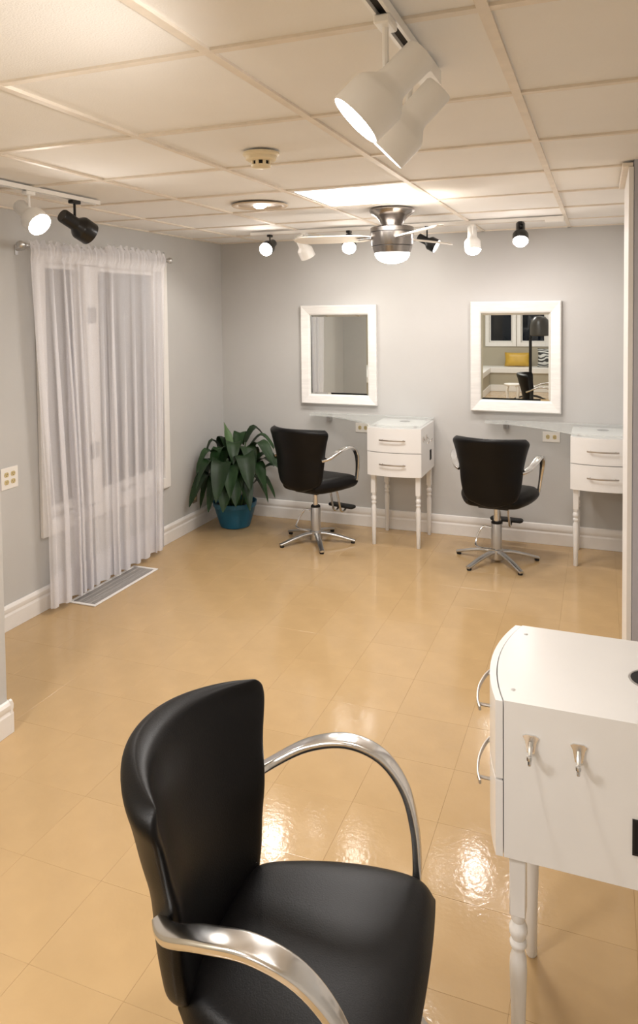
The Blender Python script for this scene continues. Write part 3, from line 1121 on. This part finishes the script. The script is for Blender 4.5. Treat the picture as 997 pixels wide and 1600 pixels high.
def leaf(az, r0, reach, rise, droop, length_w, width, matl=M_LEAF, twist=0.0, seed=0):
    """petiole from the soil, blade arching out along azimuth az; heights above the floor"""
    d = Vector((math.cos(az), math.sin(az), 0))
    lim = 9.0
    if d.x < -0.01:
        lim = min(lim, (PC.x - 0.045 - 0.4 * width * abs(d.y)) / -d.x)
    if d.y > 0.01:
        lim = min(lim, (-PC.y - 0.045 - 0.4 * width * abs(d.x)) / d.y)
    reach = min(reach, lim - r0)
    base = d * r0 + Vector((0, 0, 0.18))
    knee = d * (r0 + reach * 0.28) + Vector((0, 0, rise * 0.86))
    peak = d * (r0 + reach * 0.60) + Vector((0, 0, rise))
    tip = d * (r0 + reach) + Vector((0, 0, rise - droop * 0.88))
    # petiole
    st = [base, base.lerp(knee, 0.5) + d * (-0.015), knee]
    side0 = d.cross(Vector((0, 0, 1)))
    pts = catmull([knee, knee.lerp(tip, 0.33), knee.lerp(tip, 0.66), tip] if droop < 0 else [knee, peak, tip.lerp(peak, 0.35) + Vector((0, 0, 0.02)), tip], 4)
    n = len(pts) - 1
    bm = bmesh.new()
    rows = []
    for i, p in enumerate(pts):
        f = i / n
        wv = width * 0.5 * (math.sin(math.pi * min(1, f * 0.93 + 0.07) ** 0.72) * (1.12 - 0.25 * f) if f < 1 else 0.0)
        wv = max(wv, 0.002)
        t = (pts[min(i + 1, n)] - pts[max(i - 1, 0)]).normalized()
        sd = (side0 * math.cos(twist * f) + t.cross(side0) * math.sin(twist * f)).normalized()
        up = sd.cross(t)
        if up.z < 0:
            up = -up
        wav = 0.10 * wv * math.sin(f * 9 + seed)
        rows.append([p - sd * wv + up * (wv * 0.30 + wav), p - sd * wv * 0.5 + up * wv * 0.17, p, p + sd * wv * 0.5 + up * wv * 0.17, p + sd * wv + up * (wv * 0.30 - wav)])
    top = [[q for q in r] for r in rows]
    V = [[bm.verts.new(q) for q in r] for r in top]
    for i in range(n):
        for j in range(4):
            bm.faces.new((V[i][j], V[i][j + 1], V[i + 1][j + 1], V[i + 1][j]))
    me = finish(bm, 'leaf', True, 180)
    lf = link('leaf', me, matl, pl)
    obj('leaf_stalk', tube(st, 0.0045, 6, 4), M_STEM, lf, True)


rg = random.Random(77)
# (azimuth deg, start radius, reach, peak height, droop, width)
LV = [
    # upright spear and its neighbour
    (150, 0.02, 0.12, 0.76, -0.09, 0.075),
    # high arching crown
    (20, 0.04, 0.30, 0.74, 0.16, 0.095), (-10, 0.05, 0.36, 0.70, 0.20, 0.10), (60, 0.04, 0.24, 0.76, 0.10, 0.095), (100, 0.04, 0.22, 0.72, 0.14, 0.10),
    (-60, 0.04, 0.22, 0.70, 0.18, 0.10), (-100, 0.04, 0.24, 0.68, 0.26, 0.10), (-140, 0.04, 0.22, 0.70, 0.22, 0.095), (150, 0.03, 0.17, 0.70, 0.16, 0.09),
    # middle ring
    (-5, 0.06, 0.40, 0.58, 0.10, 0.10), (10, 0.07, 0.40, 0.52, 0.06, 0.09), (-28, 0.06, 0.36, 0.56, 0.24, 0.11), (-48, 0.06, 0.34, 0.60, 0.28, 0.12), (-68, 0.06, 0.32, 0.56, 0.26, 0.12),
    (-85, 0.06, 0.36, 0.58, 0.32, 0.11), (-104, 0.06, 0.38, 0.60, 0.22, 0.11), (-118, 0.06, 0.42, 0.62, 0.20, 0.11), (-128, 0.06, 0.36, 0.54, 0.26, 0.11), (-150, 0.05, 0.26, 0.58, 0.22, 0.10),
    (35, 0.06, 0.34, 0.56, 0.16, 0.10), (75, 0.06, 0.24, 0.58, 0.14, 0.10), (120, 0.05, 0.22, 0.56, 0.16, 0.10), (170, 0.04, 0.19, 0.56, 0.22, 0.09),
    # low drooping ring
    (-20, 0.08, 0.32, 0.44, 0.22, 0.10), (-40, 0.08, 0.30, 0.42, 0.26, 0.11), (-60, 0.08, 0.28, 0.44, 0.24, 0.11), (-78, 0.08, 0.26, 0.42, 0.24, 0.11), (-96, 0.08, 0.30, 0.44, 0.26, 0.11),
    (-112, 0.08, 0.36, 0.46, 0.26, 0.11), (-126, 0.08, 0.32, 0.44, 0.28, 0.10), (-145, 0.06, 0.24, 0.42, 0.22, 0.10), (10, 0.08, 0.26, 0.40, 0.18, 0.09),
    (-55, 0.03, 0.20, 0.62, 0.22, 0.10), (-90, 0.03, 0.18, 0.64, 0.24, 0.10), (-30, 0.04, 0.26, 0.66, 0.22, 0.10), (-115, 0.03, 0.2, 0.52, 0.22, 0.10), (-75, 0.05, 0.24, 0.50, 0.22, 0.11),
]
for i, (az, r0, re_, ri, dr, wd) in enumerate(LV):
    leaf(math.radians(az + rg.uniform(-5, 5)), r0, re_, ri + rg.uniform(-0.02, 0.02), dr, 0, wd * 1.18 * rg.uniform(0.8, 1.15), M_LEAFY if i == 0 else M_LEAF, rg.uniform(-0.5, 0.5), i)

# ------------------------------------------------------------------ ceiling fan
fan = thing('ceiling_fan', 'brushed nickel ceiling fan with glowing dome light', 'ceiling fan', (1.921, -1.46, H - 0.002))
obj('canopy', lathe([(0.130, 0.0), (0.132, -0.008), (0.126, -0.020), (0.098, -0.038), (0.076, -0.060), (0.064, -0.085), (0.061, -0.100)], n=40), M_NICKEL, fan, True)
obj('motor_housing', lathe([(0.061, -0.098), (0.118, -0.100), (0.126, -0.106), (0.126, -0.128)], n=40), M_NICKEL, fan, True)
obj('seam_ring', lathe([(0.1225, -0.1280), (0.1225, -0.132)], n=40), M_DARK, fan, True)
obj('motor_drum', lathe([(0.126, -0.132), (0.125, -0.150), (0.119, -0.200), (0.116, -0.208)], n=40), M_NICKEL, fan, True)
obj('seam_ring', lathe([(0.113, -0.208), (0.113, -0.212)], n=40), M_DARK, fan, True)
obj('light_collar', lathe([(0.117, -0.212), (0.113, -0.225), (0.104, -0.250)], n=40), M_NICKEL, fan, True)
obj('light_dome', lathe([(0.101, -0.250), (0.098, -0.268), (0.084, -0.288), (0.056, -0.303), (0.024, -0.310), (0, -0.311)], n=40), M_DOME, fan, True)
_fl = bpy.data.lights.new('fan_lamp', 'POINT')
_fl.energy, _fl.color, _fl.shadow_soft_size = 4.5, WARM, 0.06
_fo = bpy.data.objects.new('fan_lamp', _fl)
COL.objects.link(_fo)
_fo.location = (0, 0, -0.385)
_fo.parent = fan
for k in range(3):
    a = math.radians(-52 + 120 * k)
    d = Vector((math.cos(a), math.sin(a), 0))
    sd = Vector((-d.y, d.x, 0))
    zc = -0.158
    bm = bmesh.new()
    V = []
    N = 14
    for i in range(N + 1):
        f = i / N
        r = 0.118 + 0.47 * f
        wv = 0.052 + 0.018 * math.sin(math.pi * f * 0.8)
        if f > 0.82:
            wv *= math.sqrt(max(0.02, 1 - ((f - 0.82) / 0.18) ** 2 * 0.96))
        if f < 0.12:
            wv *= 0.6 + 0.4 * f / 0.12
        row = []
        for s in (-1, -0.5, 0, 0.5, 1):
            p = d * r + sd * (wv * s) + Vector((0, 0, zc + 0.20 * wv * s + 0.004 * (1 - s * s)))
            row.append(p)
        V.append(row)
    A = V
    B = [[p - Vector((0, 0, 0.006)) for p in r] for r in V]
    bm.free()
    bl = obj('blade', grid_solid(A, B), M_BLADE, fan, True, angle=60)
    bm = bmesh.new()
    add_sweep(bm, [d * 0.10 + Vector((0, 0, zc - 0.004)), d * 0.20 + Vector((0, 0, zc - 0.010))], rrect_sec(0.05, 0.008, 0.003, 2), side=sd)
    obj('blade_iron', bm, M_NICKEL, bl, True)

# ------------------------------------------------------------------ smoke detector and downlight
sm = thing('smoke_detector', 'round cream smoke detector on the ceiling', 'smoke detector', (1.889, -3.138, H))
obj('base', lathe([(0.066, -0.0025), (0.067, -0.010), (0.060, -0.016)], n=32), M_SMOKE, sm, True)
obj('body', lathe([(0.058, -0.016), (0.056, -0.028), (0.050, -0.032), (0.040, -0.033)], n=32), M_SMOKE, sm, True)
obj('slot_core', lathe([(0.030, -0.033), (0.030, -0.048)], n=24), M_HOLE, sm, True)
for k in range(8):
    a = 2 * math.pi * k / 8
    d = Vector((math.cos(a), math.sin(a), 0))
    bm = bmesh.new()
    add_sweep(bm, [d * 0.034 + Vector((0, 0, -0.032)), d * 0.033 + Vector((0, 0, -0.048))], rrect_sec(0.012, 0.006, 0.001, 1), side=d.cross(Vector((0, 0, 1))))
    obj('rib', bm, M_SMOKE, sm)
obj('cap', lathe([(0.038, -0.047), (0.035, -0.054), (0.022, -0.058), (0, -0.059)], n=28), M_SMOKE, sm, True)

dn = thing('downlight', 'round recessed downlight left of the ceiling fan', 'downlight', (1.312, -1.95, H))
obj('trim_ring', lathe([(0.152, -0.0025), (0.155, -0.006), (0.148, -0.011), (0.128, -0.010), (0.118, -0.004)], n=44, cap=False), M_CAN, dn, True)
obj('baffle', lathe([(0.120, -0.004), (0.105, -0.003), (0.0, -0.0028)], n=44, cap=False), mat('downlight_baffle', lin(186, 168, 146), 0.4), dn, True)
obj('bulb', lathe([(0.034, -0.003), (0.034, -0.012), (0.020, -0.020), (0, -0.022)], n=24), mat('downlight_glow', (1, 1, 1), 0.4, emit=(1.0, 0.95, 0.92), estr=6.0), dn, True)


# ------------------------------------------------------------------ track lights
def track(name, a, b, label, blockend=None):
    a, b = Vector(a), Vector(b)
    d = (b - a)
    L = d.length
    d.normalize()
    t = thing('light_track', label, 'light track', a, 0, 'ceiling light tracks')
    sd = Vector((-d.y, d.x, 0))

    def bar(nm, u0, u1, s0, s1, z0, z1, mt):
        bm = bmesh.new()
        vs = []
        for u in (u0, u1):
            for s, z in ((s0, z0), (s1, z0), (s1, z1), (s0, z1)):
                vs.append(bm.verts.new(d * u + sd * s + Vector((0, 0, z))))
        for f in ((0, 1, 2, 3), (4, 5, 6, 7), (0, 1, 5, 4), (1, 2, 6, 5), (2, 3, 7, 6), (3, 0, 4, 7)):
            bm.faces.new([vs[i] for i in f])
        return obj(nm, bm, mt, t)
    bar('channel_top', 0, L, -0.017, 0.017, -0.0075, -0.0025, M_LAMPW)
    bar('channel_side', 0, L, -0.017, -0.010, -0.022, -0.0075, M_LAMPW)
    bar('channel_side', 0, L, 0.010, 0.017, -0.022, -0.0075, M_LAMPW)
    bar('slot', 0, L, -0.010, 0.010, -0.012, -0.0075, M_SLOT)
    if blockend is not None:
        bar('end_feed', L - 0.002 if blockend > 0 else -0.11, L + 0.11 if blockend > 0 else 0.002, -0.024, 0.024, -0.036, -0.0025, M_LAMPW)
    return t


track('t', (0.62, -3.27, H), (0.62, -2.44, H), 'short white ceiling track left above the curtain')
track('t', (0.64, -0.70, H), (2.72, -0.70, H), 'long white ceiling track along the back wall', 1)
track('t', (2.662, -5.30, H), (2.662, -3.90, H), 'white ceiling track in the foreground top', 1)


def lamp(mount, piv, aim, white, on, label, sc=1.0, power=20, color=WARM, ang=125, bulb=None, pink=False, bulge=False, blend=0.9, throw=None):
    """track head: adaptor in the track, stem, stepped can along aim, lamp face"""
    mt = M_LAMPW if white else M_LAMPB
    t = thing('track_light', label, 'track light', mount, 0, 'track light heads')
    aim = Vector(aim).normalized()
    P = Vector(piv) - Vector(mount)
    ad = obj('adaptor', box((-0.016 * sc, -0.030 * sc, -0.040), (0.016 * sc, 0.030 * sc, -0.0225), 0.003, 1), mt, t)
    obj('stem', tube([(0, 0, -0.038), (P.x * 0.3, P.y * 0.3, P.z * 0.55 - 0.01), (P.x, P.y, P.z)], 0.0065 * sc, 8, 4), mt, t, True)
    s = sc
    # pivot sits on top of the rear cylinder; head axis offset away from the stem, downwards-perpendicular to aim
    perp = Vector((0, 0, -1)) - aim * Vector((0, 0, -1)).dot(aim)
    if perp.length < 0.2:
        perp = Vector((0, -1, 0)) - aim * Vector((0, -1, 0)).dot(aim)
    perp.normalize()
    c = P + perp * 0.030 * s - aim * 0.010 * s
    R1, R2 = 0.034 * s, 0.059 * s
    prof = [(0.0, -0.058 * s), (R1 * 0.90, -0.058 * s), (R1, -0.052 * s), (R1, 0.020 * s), (R1 * 1.08, 0.030 * s), (R2 * 0.92, 0.050 * s), (R2, 0.060 * s), (R2, 0.122 * s), (R2 * 0.955, 0.122 * s), (R2 * 0.955, 0.112 * s)]
    hd = obj('can', lathe(prof, c, aim, 32, cap=False), mt, t, True, angle=50)
    f0 = 0.110 * s
    bp = [(R2 * 0.95, f0), (R2 * 0.90, f0 + 0.004 * s), (R2 * 0.5, f0 + 0.008 * s), (0, f0 + 0.009 * s)]
    if bulge:
        f0 = 0.116 * s
        bp = [(R2 * 0.95, f0), (R2 * 0.93, f0 + 0.012 * s), (R2 * 0.7, f0 + 0.030 * s), (R2 * 0.35, f0 + 0.040 * s), (0, f0 + 0.043 * s)]
    obj('bulb', lathe(bp, c, aim, 28, cap=False), (M_BULBP if pink else M_BULB) if on else M_BULBOFF, t, True)
    if on and power:
        if bulge:
            spot_light('lamp_glow', c + aim * (f0 + 0.075 * s), Vector(throw) if throw else aim * 0.5 + Vector((0, 0, -1.3)), power, color, ang if throw else 176, 0.75 if throw else 0.45, 0.04 * s, t)
        else:
            spot_light('lamp_beam', c + aim * (f0 + 0.055 * s), aim, power, color, ang, blend, 0.045 * s, t)
    return t


def tocam(p, right=0.0, down=0.0, k=1.0):
    d = (CAM - Vector(p))
    d.z = 0
    d.normalize()
    r = Vector((-d.y, d.x, 0))          # right as the camera sees it
    return d * k + r * right + Vector((0, 0, -down))


YT = -0.70
# back track, left to right
lamp((0.79, YT, H), (0.79, YT, H - 0.075), tocam((0.79, YT, 0), -0.42, 0.45), False, True, 'black track light facing out at the left end of the back track', 0.85, 7, bulge=True)
lamp((1.065, YT, H), (1.065, YT, H - 0.088), (0.25, 0.45, -0.85), True, True, 'white track light tipped down toward the left mirror', 0.95, 6, ang=100)
lamp((1.40, YT, H), (1.40, YT, H - 0.070), tocam((1.40, YT, 0), 0.0, 0.75), False, True, 'black track light with bright bulb left of the ceiling fan', 0.85, 14, bulge=True, throw=(-0.08, 1.0, -0.50), ang=125)
lamp((1.955, YT, H), (1.955, YT, H - 0.095), tocam((1.955, YT, 0), 0.95, 0.55, 0.25), False, True, 'black track light just right of the ceiling fan', 0.80, 12)
lamp((2.262, YT, H), (2.262, YT, H - 0.088), tocam((2.262, YT, 0), 0.05, 1.3, 0.30), True, True, 'white track light hanging above the right mirror', 0.9, 7, color=PINK, pink=True, bulge=True, throw=(0.0, 0.15, -1.0), ang=165)
lamp((2.565, YT, H), (2.565, YT, H - 0.060), tocam((2.565, YT, 0), 0.0, 0.9, 0.7), False, True, 'black track light with bright bulb at the right end of the back track', 0.85, 8, color=PINK, pink=True, bulge=True, throw=(-0.05, 0.6, -0.9), ang=160)
# left track
lamp((0.62, -2.93, H), (0.62, -2.93, H - 0.095), (0.70, -0.12, -0.50), True, True, 'white lit track light at the left edge above the curtain', 0.95, 8, ang=165, blend=0.9)
lamp((0.62, -2.62, H), (0.62, -2.62, H - 0.105), (0.20, 0.80, -0.40), False, False, 'black unlit track light above the curtain', 1.0, 0)
# front track
lamp((2.662, -4.20, H), (2.662, -4.20, H - 0.115), (-0.67, -0.25, -0.70), True, True, 'large white lit track light in the top foreground', 1.0, 19, ang=174, blend=0.55)
lamp((2.662, -3.985, H), (2.652, -3.985, H - 0.125), (-0.70, -0.08, -0.70), True, True, 'large white track light behind the lit one in the top foreground', 1.0, 16)

# ------------------------------------------------------------------ rear seating area (seen in the right mirror)
for i, (a, b) in enumerate(RW):
    w_ = struct(obj('window_%d' % (i + 2), box((a, YR - 0.10, RZ0), (a + 0.03, YR - 0.06, RZ1)), M_TRIM), 'white framed dark window on the rear wall, %s in the mirror' % ('left' if i == 0 else 'right'), 'window')
    obj('sash_rail', box((b - 0.03, YR - 0.10, RZ0), (b, YR - 0.06, RZ1)), M_TRIM, w_)
    obj('sash_rail', box((a + 0.03, YR - 0.10, RZ0), (b - 0.03, YR - 0.06, RZ0 + 0.03)), M_TRIM, w_)
    obj('sash_rail', box((a + 0.03, YR - 0.10, RZ1 - 0.03), (b - 0.03, YR - 0.06, RZ1)), M_TRIM, w_)
    obj('pane', box((a + 0.03, YR - 0.083, RZ0 + 0.03), (b - 0.03, YR - 0.078, RZ1 - 0.03)), M_PANE, w_)
    for lo, hi in (((a - 0.08, RZ0 - 0.09), (a, RZ1 + 0.08)), ((b, RZ0 - 0.09), (b + 0.08, RZ1 + 0.08)), ((a, RZ0 - 0.09), (b, RZ0)), ((a, RZ1), (b, RZ1 + 0.08))):
        obj('casing', box((lo[0], YR + 0.0005, lo[1]), (hi[0], YR + 0.022, hi[1]), 0.003, 1), M_TRIM, w_)
bn = thing('window_bench', 'white corner window bench seen in the right mirror', 'bench', (0, 0, 0))
BZ = 0.50
obj('seat_slab', box((XL2 + 0.001, YR + 0.001, BZ - 0.11), (XR - 0.001, -10.19, BZ), 0.006), M_TRIM, bn)
obj('seat_slab', box((XL2 + 0.001, -10.189, BZ - 0.11), (1.214, -7.8, BZ), 0.006), M_TRIM, bn)
obj('front_panel', box((XL2 + 0.001, YR + 0.001, 0.0), (XR - 0.001, -10.21, BZ - 0.111)), M_WALL_REAR, bn)
obj('front_panel', box((XL2 + 0.001, -10.209, 0.0), (1.195, -7.82, BZ - 0.111)), M_WALL_REAR, bn)
obj('kick_board', box((1.212, -10.209, 0.001), (XR - 0.001, -10.192, 0.14), 0.003, 1), M_TRIM, bn)
obj('kick_board', box((1.1955, -10.192, 0.001), (1.212, -7.82, 0.14), 0.003, 1), M_TRIM, bn)


def cushion(name, c, w_, h_, th, tilt, material, label):
    fr, bk = [], []
    for i in range(9):
        v = -1 + 2 * i / 8
        a, b = [], []
        for j in range(11):
            u = -1 + 2 * j / 10
            e = (max(0, 1 - abs(u) ** 3) * max(0, 1 - abs(v) ** 3)) ** 0.5
            pin = 1 - 0.06 * (1 - abs(u)) * abs(v) ** 2 - 0.06 * (1 - abs(v)) * abs(u) ** 2
            a.append(Vector((u * w_ / 2 * pin, th / 2 * (0.05 + 0.95 * e), v * h_ / 2 * pin)))
            b.append(Vector((u * w_ / 2 * pin, -th / 2 * (0.05 + 0.95 * e), v * h_ / 2 * pin)))
        fr.append(a)
        bk.append(b)
    o = obj(name, grid_solid(fr, bk), material, None, True, angle=180)
    o.location = c
    o.rotation_euler = (math.radians(tilt), 0, 0)
    return tag(o, label, 'cushion')


cushion('cushion', (1.73, -10.55, BZ + 0.155), 0.52, 0.30, 0.14, 14, M_PILLOW, 'gold satin cushion on the window bench, seen in the mirror')
# striped cushion
mz = bpy.data.materials.new('zebra_cloth')
mz.use_nodes = True
nt = mz.node_tree
wv_ = nt.nodes.new('ShaderNodeTexWave')
wv_.inputs['Scale'].default_value = 5
wv_.inputs['Distortion'].default_value = 9
wv_.inputs['Detail'].default_value = 1
wv_.bands_direction = 'Z'
tc_ = nt.nodes.new('ShaderNodeTexCoord')
nt.links.new(tc_.outputs['Object'], wv_.inputs['Vector'])
rp = nt.nodes.new('ShaderNodeValToRGB')
rp.color_ramp.elements[0].position = 0.42
rp.color_ramp.elements[0].color = (0.02, 0.02, 0.02, 1)
rp.color_ramp.elements[1].position = 0.5
rp.color_ramp.elements[1].color = (0.6, 0.6, 0.58, 1)
nt.links.new(wv_.outputs['Fac'], rp.inputs['Fac'])
nt.links.new(rp.outputs[0], nt.nodes['Principled BSDF'].inputs['Base Color'])
cushion('cushion', (2.36, -10.52, BZ + 0.20), 0.42, 0.40, 0.14, 14, mz, 'black and white striped cushion on the window bench, seen in the mirror')

hd = thing('hood_dryer', 'dark hood dryer on a pole stand, seen in the right mirror', 'hair dryer', (2.09, -8.9, 0))
for k in range(5):
    a = math.radians(72 * k + 20)
    obj('stand_leg', tube([(0, 0, 0.075), (0.16 * math.cos(a), 0.16 * math.sin(a), 0.06), (0.30 * math.cos(a), 0.30 * math.sin(a), 0.018)], 0.016, 8, 4), M_DARK, hd, True)
obj('pole', lathe([(0.028, 0.05), (0.028, 1.20), (0.02, 1.21), (0.02, 1.42)], n=16), M_DARK, hd, True)
obj('arm', tube([(0, 0, 1.40), (0.02, 0.02, 1.46), (0.12, 0.02, 1.50)], 0.018, 8, 4), M_DARK, hd, True)
obj('hood', lathe([(0.16, 1.22), (0.175, 1.24), (0.175, 1.42), (0.155, 1.52), (0.10, 1.58), (0, 1.60)], (0.17, 0.02, 0), n=28, cap=False), M_GREYP, hd, True)

stl = thing('stool', 'small white table with curved legs, seen in the right mirror', 'side table', (1.86, -7.6, 0))
obj('top', lathe([(0.0, 0.40), (0.145, 0.40), (0.15, 0.41), (0.15, 0.425), (0.14, 0.43), (0, 0.43)], n=28, cap=False), M_TRIM, stl, True)
for k in range(4):
    a = math.radians(45 + 90 * k)
    d = Vector((math.cos(a), math.sin(a), 0))
    pts = catmull([d * 0.10 + Vector((0, 0, 0.40)), d * 0.135 + Vector((0, 0, 0.33)), d * 0.12 + Vector((0, 0, 0.18)), d * 0.115 + Vector((0, 0, 0.06)), d * 0.15 + Vector((0, 0, 0.012))], 5)
    bm = bmesh.new()
    add_sweep(bm, pts, circle_sec(0.02, 8), scales=[1.25 - 0.7 * i / (len(pts) - 1) for i in range(len(pts))])
    obj('leg', bm, M_TRIM, stl, True)
